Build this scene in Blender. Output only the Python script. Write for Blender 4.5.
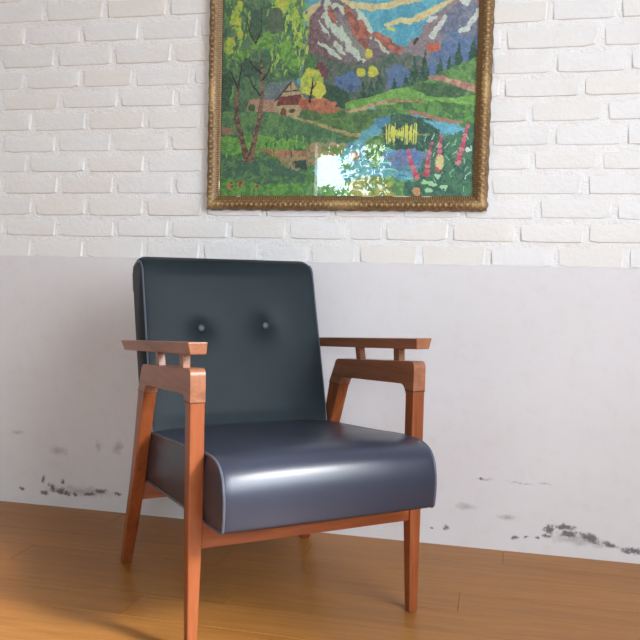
import bpy, bmesh, math, random
import numpy as np
from mathutils import Vector, Matrix, noise as mnoise

for o in list(bpy.data.objects):
    bpy.data.objects.remove(o, do_unlink=True)
scene = bpy.context.scene
COL = scene.collection
random.seed(7)
RNG = np.random.default_rng(11)

# ------------------------------------------------------------------ camera
cam_data = bpy.data.cameras.new('camera')
cam = bpy.data.objects.new('camera', cam_data)
COL.objects.link(cam)
scene.camera = cam
cam_data.sensor_width = 36.0
cam_data.lens = 807.5 / 640.0 * 36.0
cam_data.clip_start = 0.02
YAW, PITCH, ROLL = 0.2295, 0.0577, 0.0241
fw = Vector((-math.sin(YAW) * math.cos(PITCH), math.cos(YAW) * math.cos(PITCH), -math.sin(PITCH)))
r0 = Vector((math.cos(YAW), math.sin(YAW), 0))
u0 = r0.cross(fw)
rr = r0 * math.cos(ROLL) + u0 * math.sin(ROLL)
uu = -r0 * math.sin(ROLL) + u0 * math.cos(ROLL)
mw = Matrix((rr, uu, -fw)).transposed().to_4x4()
mw.translation = Vector((0.0, -2.405, 0.80))
cam.matrix_world = mw

# ------------------------------------------------------------------ world, daylight
world = bpy.data.worlds.new('overcast_sky')
scene.world = world
world.use_nodes = True
wn = world.node_tree.nodes
bg = wn['Background']
bg.inputs['Color'].default_value = (0.825, 0.91, 1.0, 1)
bg.inputs['Strength'].default_value = 15.5

def portal(name, loc, rot, sx, sy):
    ld = bpy.data.lights.new(name, 'AREA')
    ld.shape = 'RECTANGLE'; ld.size = sx; ld.size_y = sy
    ld.cycles.is_portal = True
    lo = bpy.data.objects.new(name, ld)
    COL.objects.link(lo)
    lo.location = loc; lo.rotation_euler = rot
    return lo

RX, LX, FY, CZ = 1.55, -3.6, -5.5, 2.8            # right wall, left wall, front wall, ceiling
WIN = (-3.25, -1.42, 0.85, 2.42)                   # window in the right wall  y0 y1 z0 z1
FILL_WIN = (0.15, 1.25, 1.0, 2.30)                      # unseen front wall opening, added for cool fill from behind the camera  x0 x1 z0 z1
DOOR = (-1.965, -1.13, 0.0, 2.12)                   # front wall opening  x0 x1 z0 z1
portal('window_daylight', (RX + 0.05, (WIN[0] + WIN[1]) / 2, (WIN[2] + WIN[3]) / 2), (0, math.radians(90), 0), WIN[3] - WIN[2], WIN[1] - WIN[0])
portal('front_fill_daylight', ((FILL_WIN[0] + FILL_WIN[1]) / 2, FY - 0.05, (FILL_WIN[2] + FILL_WIN[3]) / 2), (math.radians(90), 0, 0), FILL_WIN[1] - FILL_WIN[0], FILL_WIN[3] - FILL_WIN[2])  # sky fill through the added front opening
portal('door_daylight', ((DOOR[0] + DOOR[1]) / 2, FY - 0.05, (DOOR[2] + DOOR[3]) / 2), (math.radians(90), 0, 0), DOOR[1] - DOOR[0], DOOR[3] - DOOR[2])

sun_data = bpy.data.lights.new('hazy_sun', 'SUN')
sun_data.energy = 4.8
sun_data.angle = math.radians(9)
sun_data.color = (1.0, 0.97, 0.93)
sun = bpy.data.objects.new('hazy_sun', sun_data)
COL.objects.link(sun)
SUN_AZ, SUN_EL = Vector((0.95, -0.31)).normalized(), math.radians(34)
sun.rotation_euler = Vector((SUN_AZ.x * math.cos(SUN_EL), SUN_AZ.y * math.cos(SUN_EL), math.sin(SUN_EL))).to_track_quat('Z', 'Y').to_euler()

vs = scene.view_settings
vs.view_transform = 'Standard'
vs.look = 'None'
vs.exposure = 0.04
vs.gamma = 1.0
vs.use_curve_mapping = False

# ------------------------------------------------------------------ helpers
def lin(c):
    c = np.asarray(c, dtype=float) / 255.0
    return np.where(c <= 0.04045, c / 12.92, ((c + 0.055) / 1.055) ** 2.4)

def rgba(r, g, b):
    l = lin((r, g, b))
    return (float(l[0]), float(l[1]), float(l[2]), 1.0)

class NT:
    def __init__(self, name):
        self.m = bpy.data.materials.new(name)
        self.m.use_nodes = True
        self.t = self.m.node_tree
        self.b = self.t.nodes['Principled BSDF']
        self.out = self.t.nodes['Material Output']
    def n(self, typ, **kw):
        nd = self.t.nodes.new(typ)
        for k, v in kw.items():
            setattr(nd, k, v)
        return nd
    def l(self, a, b):
        self.t.links.new(a, b)
    def coords(self, scale=(1, 1, 1), kind='Object'):
        tc = self.n('ShaderNodeTexCoord')
        mp = self.n('ShaderNodeMapping')
        mp.inputs['Scale'].default_value = scale
        self.l(tc.outputs[kind], mp.inputs['Vector'])
        return mp.outputs['Vector']
    def noise(self, vec, scale, detail=4, rough=0.55, dist=0.0):
        nd = self.n('ShaderNodeTexNoise')
        nd.inputs['Scale'].default_value = scale
        nd.inputs['Detail'].default_value = detail
        nd.inputs['Roughness'].default_value = rough
        nd.inputs['Distortion'].default_value = dist
        if vec is not None:
            self.l(vec, nd.inputs['Vector'])
        return nd.outputs['Fac']
    def ramp(self, fac, stops):
        nd = self.n('ShaderNodeValToRGB')
        els = nd.color_ramp.elements
        while len(els) < len(stops):
            els.new(0.5)
        for e, (p, c) in zip(els, stops):
            e.position = p
            e.color = c
        self.l(fac, nd.inputs['Fac'])
        return nd.outputs['Color']
    def math(self, op, a, b=None, c=None, clamp=False):
        nd = self.n('ShaderNodeMath', operation=op)
        nd.use_clamp = clamp
        for i, v in enumerate((a, b, c)):
            if v is None:
                continue
            if isinstance(v, (int, float)):
                nd.inputs[i].default_value = v
            else:
                self.l(v, nd.inputs[i])
        return nd.outputs[0]
    def mix(self, fac, a, b, blend='MIX'):
        nd = self.n('ShaderNodeMix', data_type='RGBA', blend_type=blend)
        for i, v in ((0, fac), (6, a), (7, b)):
            if isinstance(v, (int, float, tuple)):
                nd.inputs[i].default_value = v
            else:
                self.l(v, nd.inputs[i])
        return nd.outputs[2]
    def bump(self, h, strength, dist=0.002):
        nd = self.n('ShaderNodeBump')
        nd.inputs['Strength'].default_value = strength
        nd.inputs['Distance'].default_value = dist
        self.l(h, nd.inputs['Height'])
        self.l(nd.outputs['Normal'], self.b.inputs['Normal'])
    def set(self, **kw):
        for k, v in kw.items():
            k = k.replace('_', ' ')
            if isinstance(v, (int, float, tuple)):
                self.b.inputs[k].default_value = v
            else:
                self.l(v, self.b.inputs[k])

def link(name, me, mat=None, parent=None, smooth=False):
    o = bpy.data.objects.new(name, me)
    COL.objects.link(o)
    if mat is not None and len(me.materials) == 0:
        me.materials.append(mat)
    if parent is not None:
        o.parent = parent
    if smooth:
        me.polygons.foreach_set('use_smooth', [True] * len(me.polygons))
    return o

def mesh_of(bm, name):
    bmesh.ops.recalc_face_normals(bm, faces=bm.faces)
    me = bpy.data.meshes.new(name)
    bm.to_mesh(me)
    bm.free()
    return me

def box_bm(bm, lo, hi):
    x0, y0, z0 = lo; x1, y1, z1 = hi
    v = [bm.verts.new(p) for p in ((x0, y0, z0), (x1, y0, z0), (x1, y1, z0), (x0, y1, z0),
                                   (x0, y0, z1), (x1, y0, z1), (x1, y1, z1), (x0, y1, z1))]
    for f in ((3, 2, 1, 0), (4, 5, 6, 7), (0, 1, 5, 4), (1, 2, 6, 5), (2, 3, 7, 6), (3, 0, 4, 7)):
        bm.faces.new([v[i] for i in f])

def bevel_all(bm, w, seg=2):
    bmesh.ops.recalc_face_normals(bm, faces=bm.faces)
    es = [e for e in bm.edges if len(e.link_faces) == 2 and e.calc_face_angle(0) > 0.35]
    bmesh.ops.bevel(bm, geom=es, offset=w, segments=seg, profile=0.5, affect='EDGES', clamp_overlap=True)

def box(name, lo, hi, mat, parent=None, bevel=0.0, seg=2):
    bm = bmesh.new()
    box_bm(bm, lo, hi)
    if bevel:
        bevel_all(bm, bevel, seg)
    return link(name, mesh_of(bm, name), mat, parent)

def shade_auto(o, ang=35):
    me = o.data
    me.polygons.foreach_set('use_smooth', [True] * len(me.polygons))
    me.set_sharp_from_angle(angle=math.radians(ang))

def struct(o):
    o['kind'] = 'structure'
    return o

def tag(o, label, cat, group=None):
    o['label'] = label
    o['category'] = cat
    if group:
        o['group'] = group
    return o

# ------------------------------------------------------------------ materials
def mat_plain_wall(name, col, rough=0.85):
    m = NT(name)
    v = m.coords()
    n1 = m.noise(v, 3.0, 5)
    c = m.ramp(n1, [(0.3, rgba(*[x - 5 for x in col])), (0.7, rgba(*col))])
    m.set(Base_Color=c, Roughness=rough)
    m.bump(m.noise(v, 90, 3), 0.12, 0.001)
    return m.m

M_WALL = mat_plain_wall('grey_plaster', (166, 166, 166))
M_CEIL = mat_plain_wall('ceiling_paint', (174, 174, 174))

def mat_brick():
    m = NT('painted_brick')
    v = m.coords()
    oi = m.n('ShaderNodeObjectInfo')
    tint = m.ramp(oi.outputs['Random'], [(0.0, rgba(232, 229, 227)), (0.45, rgba(229, 226, 223)), (0.66, rgba(231, 226, 220)),
                                         (0.86, rgba(229, 222, 213)), (1.0, rgba(231, 228, 224))])
    geo = m.n('ShaderNodeNewGeometry')
    n1 = m.noise(geo.outputs['Position'], 16, 5, 0.6)
    n2 = m.noise(geo.outputs['Position'], 4.0, 3, 0.6)
    blot = m.math('MULTIPLY', m.math('SUBTRACT', n1, 0.50, clamp=True), 1.7, clamp=True)
    c = m.mix(blot, tint, rgba(224, 216, 204))
    c = m.mix(m.math('MULTIPLY', n2, 0.35), c, rgba(236, 233, 232))
    m.set(Base_Color=c, Roughness=0.7)
    h = m.math('ADD', m.noise(geo.outputs['Position'], 60, 5, 0.65), m.math('MULTIPLY', m.noise(geo.outputs['Position'], 220, 3), 0.4))
    m.bump(h, 0.5, 0.004)
    return m.m
M_BRICK = mat_brick()

def mat_mortar():
    m = NT('painted_mortar')
    v = m.coords()
    n1 = m.noise(v, 20, 5, 0.6)
    c = m.ramp(n1, [(0.3, rgba(234, 230, 226)), (0.6, rgba(242, 240, 238))])
    m.set(Base_Color=c, Roughness=0.75)
    h = m.math('ADD', m.noise(v, 75, 5, 0.7), m.math('MULTIPLY', m.noise(v, 200, 3), 0.3))
    m.bump(h, 0.9, 0.006)
    return m.m
M_MORTAR = mat_mortar()

def mat_dado():
    """white plaster with mould and damp marks of their own shape near the floor"""
    m = NT('stained_plaster')
    v = m.coords()
    sep = m.n('ShaderNodeSeparateXYZ')
    m.l(v, sep.inputs[0])
    X, Z = sep.outputs['X'], sep.outputs['Z']
    wz = m.math('MULTIPLY', m.math('SUBTRACT', m.noise(v, 30, 3), 0.5), 0.022)
    wx = m.math('MULTIPLY', m.math('SUBTRACT', m.noise(v, 26, 3, 0.55, 0.3), 0.5), 0.035)
    Xw, Zw = m.math('ADD', X, wx), m.math('ADD', Z, wz)
    def blob(cx, cz, rx, rz, slope=0.0):
        dx = m.math('SUBTRACT', Xw, cx)
        dz = m.math('SUBTRACT', Zw, cz)
        if slope:
            dz = m.math('SUBTRACT', dz, m.math('MULTIPLY', dx, slope))
        a = m.math('POWER', m.math('DIVIDE', dx, rx), 2.0)
        b = m.math('POWER', m.math('DIVIDE', dz, rz), 2.0)
        d = m.math('SQRT', m.math('ADD', a, b))
        return m.math('SUBTRACT', 1.0, d, clamp=True)
    def total(lst):
        s = None
        for q in lst:
            b = blob(*q)
            s = b if s is None else m.math('MAXIMUM', s, b)
        return s
    dark = total([(-1.467, 0.060, 0.030, 0.030), (-1.438, 0.053, 0.040, 0.022), (-1.412, 0.047, 0.030, 0.016), (-1.427, 0.088, 0.016, 0.016), (-1.50, 0.085, 0.014, 0.020),
                  (-1.382, 0.049, 0.020, 0.014), (-1.330, 0.053, 0.045, 0.012), (-1.289, 0.066, 0.045, 0.018, 0.1), (-1.226, 0.061, 0.030, 0.014), (-1.50, 0.045, 0.02, 0.02), (-1.577, 0.050, 0.022, 0.012),
                  (-0.161, 0.052, 0.018, 0.014), (0.139, 0.077, 0.028, 0.026), (0.130, 0.055, 0.025, 0.014), (0.180, 0.084, 0.045, 0.018), (0.19, 0.066, 0.05, 0.018), (0.25, 0.062, 0.06, 0.024, -0.25), (0.306, 0.046, 0.05, 0.018, -0.2), (0.365, 0.036, 0.06, 0.020),
                  (0.042, 0.041, 0.018, 0.010), (0.07, 0.044, 0.012, 0.008), (0.10, 0.049, 0.014, 0.010), (-0.195, 0.05, 0.012, 0.008), (-0.064, 0.208, 0.014, 0.008)])
    fn = m.noise(v, 95, 6, 0.8)
    mask = m.math('MULTIPLY', m.math('SUBTRACT', m.math('ADD', m.math('MULTIPLY', dark, 0.62), fn), 0.74, clamp=True), 4.5, clamp=True)
    mask = m.math('MULTIPLY', mask, m.math('GREATER_THAN', dark, 0.02))
    faint = total([(-0.05, 0.210, 0.04, 0.008), (0.05, 0.205, 0.09, 0.006), (0.12, 0.207, 0.04, 0.007), (-1.596, 0.24, 0.05, 0.012),
                   (-1.446, 0.19, 0.06, 0.035), (-1.303, 0.212, 0.025, 0.04), (-1.228, 0.215, 0.04, 0.05), (-1.35, 0.06, 0.22, 0.035), (-0.10, 0.12, 0.06, 0.02), (0.02, 0.10, 0.06, 0.015), (0.22, 0.05, 0.16, 0.03)])
    fm = m.math('MULTIPLY', m.math('SUBTRACT', m.math('ADD', m.math('MULTIPLY', faint, 0.6), m.noise(v, 55, 6, 0.8)), 0.74, clamp=True), 1.7, clamp=True)
    fm = m.math('MULTIPLY', fm, m.math('GREATER_THAN', faint, 0.02))
    base = m.ramp(m.noise(v, 2.2, 4), [(0.3, rgba(219, 215, 215)), (0.7, rgba(225, 221, 222))])
    base = m.mix(m.math('MULTIPLY', m.math('SUBTRACT', m.noise(v, 24, 5), 0.52, clamp=True), 0.8), base, rgba(203, 192, 186))
    c = m.mix(fm, base, rgba(158, 150, 147))
    c = m.mix(m.math('MULTIPLY', mask, 0.9), c, rgba(98, 94, 97))
    # thicker, flaking skirt line just above the floor
    skirt_edge = m.math('ADD', 0.030, m.math('MULTIPLY', m.math('SUBTRACT', m.noise(v, 18, 4), 0.5), 0.03))
    sk = m.math('LESS_THAN', Z, skirt_edge)
    h = m.math('ADD', m.math('MULTIPLY', m.noise(v, 60, 4), 0.25), m.math('MULTIPLY', sk, 0.5))
    h = m.math('SUBTRACT', h, m.math('MULTIPLY', mask, 0.5))
    m.set(Base_Color=c, Roughness=0.72)
    m.bump(h, 0.5, 0.003)
    return m.m
M_DADO = mat_dado()

def mat_floor():
    m = NT('laminate_plank')
    geo = m.n('ShaderNodeNewGeometry')
    oi = m.n('ShaderNodeObjectInfo')
    mp = m.n('ShaderNodeMapping')
    mp.inputs['Scale'].default_value = (1.6, 26.0, 1.0)
    off = m.n('ShaderNodeVectorMath', operation='ADD')
    comb = m.n('ShaderNodeCombineXYZ')
    m.l(m.math('MULTIPLY', oi.outputs['Random'], 30.0), comb.inputs[0])
    m.l(m.math('MULTIPLY', oi.outputs['Random'], 17.0), comb.inputs[2])
    m.l(geo.outputs['Position'], off.inputs[0]); m.l(comb.outputs[0], off.inputs[1])
    m.l(off.outputs[0], mp.inputs['Vector'])
    v = mp.outputs['Vector']
    g = m.noise(v, 2.2, 6, 0.62, 0.6)
    c = m.ramp(g, [(0.25, rgba(152, 98, 44)), (0.5, rgba(168, 112, 54)), (0.75, rgba(182, 127, 66))])
    t = m.ramp(oi.outputs['Random'], [(0.0, (0.94, 0.93, 0.92, 1)), (0.5, (1, 1, 1, 1)), (1.0, (1.04, 1.03, 1.0, 1))])
    c = m.mix(1.0, c, t, 'MULTIPLY')
    m.set(Base_Color=c, Roughness=m.math('ADD', 0.30, m.math('MULTIPLY', g, 0.12)))
    m.b.inputs['Specular IOR Level'].default_value = 0.3
    m.bump(g, 0.06, 0.001)
    return m.m
M_FLOOR = mat_floor()

def mat_wood(name, axis, dark, mid, light, rough=0.38):
    m = NT(name)
    sc = [22.0, 22.0, 22.0]
    sc['xyz'.index(axis)] = 1.6
    v = m.coords(tuple(sc))
    g = m.noise(v, 1.6, 6, 0.6, 0.8)
    fine = m.noise(v, 9.0, 3, 0.6)
    k = m.math('ADD', m.math('MULTIPLY', g, 0.8), m.math('MULTIPLY', fine, 0.2))
    c = m.ramp(k, [(0.3, rgba(*dark)), (0.5, rgba(*mid)), (0.72, rgba(*light))])
    m.set(Base_Color=c, Roughness=rough)
    m.b.inputs['Coat Weight'].default_value = 0.15
    m.b.inputs['Coat Roughness'].default_value = 0.3
    m.bump(fine, 0.08, 0.001)
    return m.m
LEG_COL = ((110, 54, 26), (147, 78, 41), (170, 97, 56))
BAR_COL = ((120, 73, 48), (151, 97, 68), (170, 116, 85))
M_LEG = mat_wood('red_teak_leg', 'z', *LEG_COL)
M_RAIL = mat_wood('red_teak_rail', 'x', *LEG_COL)
M_BAR = mat_wood('brown_teak', 'y', *BAR_COL)

def mat_leather(name, rough, spec, ca_, cb_):
    m = NT(name)
    v = m.coords()
    n = m.noise(v, 260, 3, 0.6)
    n2 = m.noise(v, 5, 3)
    c = m.ramp(n2, [(0.3, rgba(*ca_)), (0.7, rgba(*cb_))])
    m.set(Base_Color=c, Roughness=rough)
    m.b.inputs['Specular IOR Level'].default_value = spec
    m.bump(m.math('ADD', m.math('MULTIPLY', n, 0.4), m.math('MULTIPLY', m.noise(v, 18, 3), 1.0)), 0.10, 0.003)
    return m.m
M_LEATHER = mat_leather('polished_leatherette', 0.33, 0.6, (48, 52, 66), (54, 59, 75))
M_LEATHER_BACK = mat_leather('grained_leatherette', 0.50, 0.2, (31, 40, 44), (37, 47, 52))
def mat_simple(name, col, rough=0.5, metal=0.0):
    m = NT(name)
    v = m.coords()
    n = m.noise(v, 40, 3)
    c = m.ramp(n, [(0.3, rgba(*[max(0, x - 8) for x in col])), (0.7, rgba(*col))])
    m.set(Base_Color=c, Roughness=rough, Metallic=metal)
    return m.m
M_PIPING = mat_simple('leatherette_piping', (92, 97, 110), 0.32)  # colour lightened so the highlight along the piping is painted in
M_BUTTON = mat_simple('covered_button', (78, 88, 94), 0.55)

def mat_gold():
    m = NT('antique_gilt')
    v = m.coords()
    geo = m.n('ShaderNodeNewGeometry')
    att = m.n('ShaderNodeAttribute', attribute_name='relief')
    n = m.noise(v, 120, 4, 0.65)
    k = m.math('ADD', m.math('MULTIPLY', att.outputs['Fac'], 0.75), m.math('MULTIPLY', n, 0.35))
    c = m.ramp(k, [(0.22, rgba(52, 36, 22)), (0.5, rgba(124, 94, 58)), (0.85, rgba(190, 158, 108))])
    m.set(Base_Color=c, Roughness=0.5, Metallic=0.2)
    m.bump(n, 0.25, 0.0015)
    return m.m
M_GOLD = mat_gold()
M_CHIP = mat_simple('bare_gesso', (226, 214, 186), 0.8)

def mat_canvas():
    m = NT('needlepoint_canvas')
    att = m.n('ShaderNodeAttribute', attribute_name='thread')
    m.set(Base_Color=att.outputs['Color'], Roughness=0.9)
    v = m.coords()
    w = m.n('ShaderNodeTexWave', wave_type='BANDS', bands_direction='DIAGONAL')
    w.inputs['Scale'].default_value = 160
    m.l(v, w.inputs['Vector'])
    m.bump(w.outputs['Fac'], 0.3, 0.001)
    return m.m
M_CANVAS = mat_canvas()

def mat_glass():
    m = NT('picture_glass')
    tr = m.n('ShaderNodeBsdfTransparent')
    gl = m.n('ShaderNodeBsdfGlossy')
    gl.inputs['Roughness'].default_value = 0.004
    fr = m.n('ShaderNodeFresnel')
    fr.inputs['IOR'].default_value = 1.5
    ms = m.n('ShaderNodeMixShader')
    m.l(fr.outputs[0], ms.inputs[0]); m.l(tr.outputs[0], ms.inputs[1]); m.l(gl.outputs[0], ms.inputs[2])
    m.l(ms.outputs[0], m.out.inputs['Surface'])
    return m.m
M_GLASS = mat_glass()

# ------------------------------------------------------------------ room shell
# floor: base slab + planks laid parallel to the brick wall
floor = struct(box('floor', (LX - 0.1, FY - 0.1, -0.12), (RX + 0.1, 0.10, -0.006), mat_simple('floor_underlay', (120, 80, 45), 0.6)))
PW, PL, GAP = 0.121, 1.21, 0.0009
def plank_mesh(w, l):
    bm = bmesh.new()
    box_bm(bm, (0, 0, -0.006), (l - GAP, w - GAP, 0.0))
    es = [e for e in bm.edges if all(vv.co.z > -0.001 for vv in e.verts)]
    bmesh.ops.bevel(bm, geom=es, offset=0.0008, segments=1, affect='EDGES')
    me = mesh_of(bm, 'plank')
    me.materials.append(M_FLOOR)
    return me
pm = plank_mesh(PW, PL)
far_bm = bmesh.new()
row = 0
y = -PW - 0.002
while y > FY:
    shift = (row * 0.437 + 0.13 * math.sin(row * 2.1)) % PL
    x = LX - 0.02 - shift
    while x < RX:
        vis = (y > -1.95 and x + PL > -2.1 and x < 0.9)
        x0, x1 = max(x, LX), min(x + PL, RX)
        if vis and x >= LX and x + PL <= RX:
            p = link('plank', pm, None, floor)
            p.location = (x, y, random.uniform(-0.0002, 0.0002))
        elif x1 - x0 > 0.01:
            box_bm(far_bm, (x0, max(y, FY), -0.006), (x1 - GAP, y + PW - GAP, 0.0))
        x += PL
    row += 1
    y -= PW
rest = link('planks_beyond', mesh_of(far_bm, 'planks_beyond'), M_FLOOR, floor)
rest['kind'] = 'stuff'

# back wall: mortar bed, bricks, plaster dado
ZD = 0.835
wall_back = struct(box('wall_back', (LX - 0.1, 0.0, -0.05), (RX + 0.1, 0.12, CZ + 0.05), M_MORTAR))

def brick_mesh(seed, hh=0.0545, dep=0.0046):
    """painted brick slip 0.18 m long; crisp lower and left arris, top washing softly into the joint"""
    rnd = random.Random(seed)
    L = 0.18
    xs = [0.0, 0.004, 0.03, 0.06, 0.09, 0.12, 0.15, 0.173, L]
    zs = [0.0, 0.0035, 0.034, hh + 0.002]
    bm = bmesh.new()
    grid = []
    nx, nz = len(xs), len(zs)
    for j, zf in enumerate(zs):
        rowv = []
        for i, xf in enumerate(xs):
            px, pz = xf, zf
            if j == 0: pz += rnd.uniform(-0.0012, 0.0016)
            if j == nz - 1: pz += rnd.uniform(-0.006, 0.002)
            if i == 0: px += rnd.uniform(-0.001, 0.002)
            if i == nx - 1: px += rnd.uniform(-0.004, 0.001)
            if j in (0, 1) and i in (0, 1): px += rnd.uniform(0, 0.004); pz += rnd.uniform(0, 0.004)
            if j in (0, 1) and i in (nx - 1, nx - 2): px -= rnd.uniform(0, 0.006); pz += rnd.uniform(0, 0.005)
            if i in (0, nx - 1) or j in (0, nz - 1):
                pyy = 0.0015
            else:
                pyy = -dep * rnd.uniform(0.85, 1.08)
            rowv.append(bm.verts.new((px, pyy, pz)))
        grid.append(rowv)
    for j in range(nz - 1):
        for i in range(nx - 1):
            bm.faces.new((grid[j][i], grid[j][i + 1], grid[j + 1][i + 1], grid[j + 1][i]))
    bmesh.ops.recalc_face_normals(bm, faces=bm.faces)
    me = bpy.data.meshes.new('brick')
    bm.to_mesh(me); bm.free()
    if me.polygons[nx + 2].normal.y > 0:
        me.flip_normals()
    me.materials.append(M_BRICK)
    me.polygons.foreach_set('use_smooth', [True] * len(me.polygons))
    me.set_sharp_from_angle(angle=math.radians(30))
    return me
BRICKS = [brick_mesh(s) for s in range(10)]
# joint positions along the wall in metres for every course (x of each mortar joint)
COURSES = [
 [-1.749, -1.548, -1.357, -1.143, -0.95, -0.757, -0.599, -0.45, -0.263, -0.063, 0.125, 0.316],
 [-1.653, -1.456, -1.247, -1.057, -0.858, -0.67, -0.479, -0.372, -0.174, 0.017, 0.206, 0.386],
 [-1.749, -1.545, -1.349, -1.144, -0.942, -0.748, -0.531, -0.322, -0.141, 0.07, 0.279],
 [-1.659, -1.449, -1.25, -1.045, -0.854, -0.667, -0.485, -0.31, -0.19, -0.069, 0.199, 0.381],
 [-1.768, -1.564, -1.35, -1.143, -0.948, -0.758, -0.574, -0.396, -0.236, -0.097, 0.049, 0.234],
 [-1.663, -1.459, -1.261, -1.063, -0.87, -0.682, -0.501, -0.326, -0.214, -0.071, 0.104, 0.297],
 [-1.749, -1.548, -1.35, -1.144, -0.957, -0.767, -0.583, -0.406, -0.234, -0.096, 0.036, 0.242],
 [-1.665, -1.444, -1.238, -1.042, -0.849, -0.663, -0.483, -0.309, -0.175, -0.042, 0.178, 0.357],
 [-1.787, -1.576, -1.371, -1.188, -0.989, -0.802, -0.617, -0.439, -0.267, -0.077, 0.1, 0.298],
 [-1.666, -1.463, -1.26, -1.054, -0.861, -0.675, -0.496, -0.322, -0.193, -0.043, 0.224],
 [-1.779, -1.571, -1.372, -1.167, -0.968, -0.788, -0.608, -0.431, -0.259, -0.096, 0.084, 0.266],
 [-1.711, -1.505, -1.289, -1.073, -0.877, -0.691, -0.511, -0.337, -0.198, -0.028, 0.15, 0.321],
]
ROWZ = [0.832, 0.902, 0.9695, 1.0405, 1.1100, 1.1760, 1.2455, 1.3145, 1.3800, 1.4500, 1.5245, 1.5960]
MORT = 0.0105
k = 0
rest_bm = bmesh.new()
while True:
    z = ROWZ[k] if k < len(ROWZ) else ROWZ[-1] + 0.0695 * (k - len(ROWZ) + 1)
    if z + 0.06 > CZ:
        break
    js = list(COURSES[k]) if k < len(COURSES) else [-1.60 + (0.096 if k % 2 else 0) + random.uniform(-0.02, 0.02) + 0.193 * i for i in range(11)]
    while js[0] > LX:
        js.insert(0, js[0] - random.uniform(0.185, 0.20))
    while js[-1] < RX:
        js.append(js[-1] + random.uniform(0.19, 0.215))
    hnext = (ROWZ[k + 1] if k + 1 < len(ROWZ) else z + 0.0695) - z
    for a, b in zip(js[:-1], js[1:]):
        a2, b2 = max(a, LX), min(b, RX)
        if b2 - a2 < 0.03:
            continue
        x0, ln = a2 + MORT / 2, (b2 - a2) - MORT
        me = random.choice(BRICKS)
        sz = (hnext - 0.0105) / 0.0545 * random.uniform(0.97, 1.03)
        zz = z + random.uniform(-0.0015, 0.0015)
        rz = random.uniform(-0.004, 0.004)
        if b2 > -2.05 and a2 < 0.72 and k <= 14:
            o = link('brick', me, None, wall_back)
            o.location = (x0, 0, zz); o.scale = (ln / 0.18, random.uniform(0.6, 1.15), sz)
            o.rotation_euler = (0, rz, 0)
        else:
            tmp = me.copy()
            tmp.transform(Matrix.Translation((x0, 0, zz)) @ Matrix.Diagonal((ln / 0.18, 1, sz, 1)))
            rest_bm.from_mesh(tmp)
            bpy.data.meshes.remove(tmp)
    k += 1
me = bpy.data.meshes.new('bricks_beyond'); rest_bm.to_mesh(me); rest_bm.free()
o = link('bricks_beyond', me, M_BRICK, wall_back); o['kind'] = 'stuff'

bm = bmesh.new()
N = 240
xs = np.linspace(LX, RX, N)
front_lo, front_hi, back_hi, back_lo = [], [], [], []
for i, x in enumerate(xs):
    jit = 0.0018 * mnoise.noise(Vector((x * 9, 3.1, 0))) + 0.0012 * mnoise.noise(Vector((x * 40, 1.1, 0)))
    front_lo.append(bm.verts.new((x, -0.009, -0.002)))
    front_hi.append(bm.verts.new((x, -0.009, ZD - 0.001 + jit)))
    back_hi.append(bm.verts.new((x, 0.001, ZD + 0.001 + jit)))
    back_lo.append(bm.verts.new((x, 0.001, -0.002)))
for i in range(N - 1):
    for A, B in ((front_lo, front_hi), (front_hi, back_hi), (back_hi, back_lo)):
        bm.faces.new((A[i], A[i + 1], B[i + 1], B[i]))
link('plaster_dado', mesh_of(bm, 'plaster_dado'), M_DADO, wall_back)

# other walls with the openings that let the daylight in
def wall_with_hole(name, axis, pos, thick, a0, a1, holes, mat):
    """axis 'x': plane x=pos spanning y a0..a1 ; axis 'y': plane y=pos spanning x"""
    bm = bmesh.new()
    segs, cur = [], a0
    for (h0, h1, z0, z1) in holes:
        segs += [(cur, h0, -0.05, CZ + 0.05), (h0, h1, -0.05, z0), (h0, h1, z1, CZ + 0.05)]
        cur = h1
    segs.append((cur, a1, -0.05, CZ + 0.05))
    for (p, q, r, s) in segs:
        if s - r < 0.001:
            continue
        if axis == 'x':
            box_bm(bm, (pos, p, r), (pos + thick, q, s))
        else:
            box_bm(bm, (p, pos, r), (q, pos + thick, s))
    return struct(link(name, mesh_of(bm, name), mat))
wall_with_hole('wall_right', 'x', RX, 0.12, FY, 0.0, [WIN], M_WALL)
wall_with_hole('wall_front', 'y', FY - 0.12, 0.12, LX - 0.1, RX + 0.1, [(DOOR[0], DOOR[1], -0.05, DOOR[3]), FILL_WIN], M_WALL)
struct(box('wall_left', (LX - 0.12, FY, -0.05), (LX, 0.0, CZ + 0.05), M_WALL))
struct(box('ceiling', (LX - 0.1, FY - 0.1, CZ), (RX + 0.1, 0.10, CZ + 0.12), M_CEIL))
M_TRIM = mat_simple('white_trim_paint', (228, 226, 222), 0.4)
for wname, (y0, y1, z0, z1) in (('window_1', WIN),):
    bm = bmesh.new()
    for (p, q, r, s) in ((y0, y0 + 0.04, z0, z1), (y1 - 0.04, y1, z0, z1), (y0 + 0.04, y1 - 0.04, z0, z0 + 0.04), (y0 + 0.04, y1 - 0.04, z1 - 0.04, z1)):
        box_bm(bm, (RX + 0.02, p, r), (RX + 0.08, q, s))
    struct(link(wname, mesh_of(bm, wname), M_TRIM))
bm = bmesh.new()
x0, x1, z0, z1 = FILL_WIN
for (p, q, r, s) in ((x0, x0 + 0.04, z0, z1), (x1 - 0.04, x1, z0, z1), (x0 + 0.04, x1 - 0.04, z0, z0 + 0.04), (x0 + 0.04, x1 - 0.04, z1 - 0.04, z1)):
    box_bm(bm, (p, FY - 0.08, r), (q, FY - 0.02, s))
struct(link('fill_window', mesh_of(bm, 'fill_window'), M_TRIM))  # frame of the unseen opening added for fill light
x0, x1, _, z1 = DOOR
bm = bmesh.new()
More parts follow.
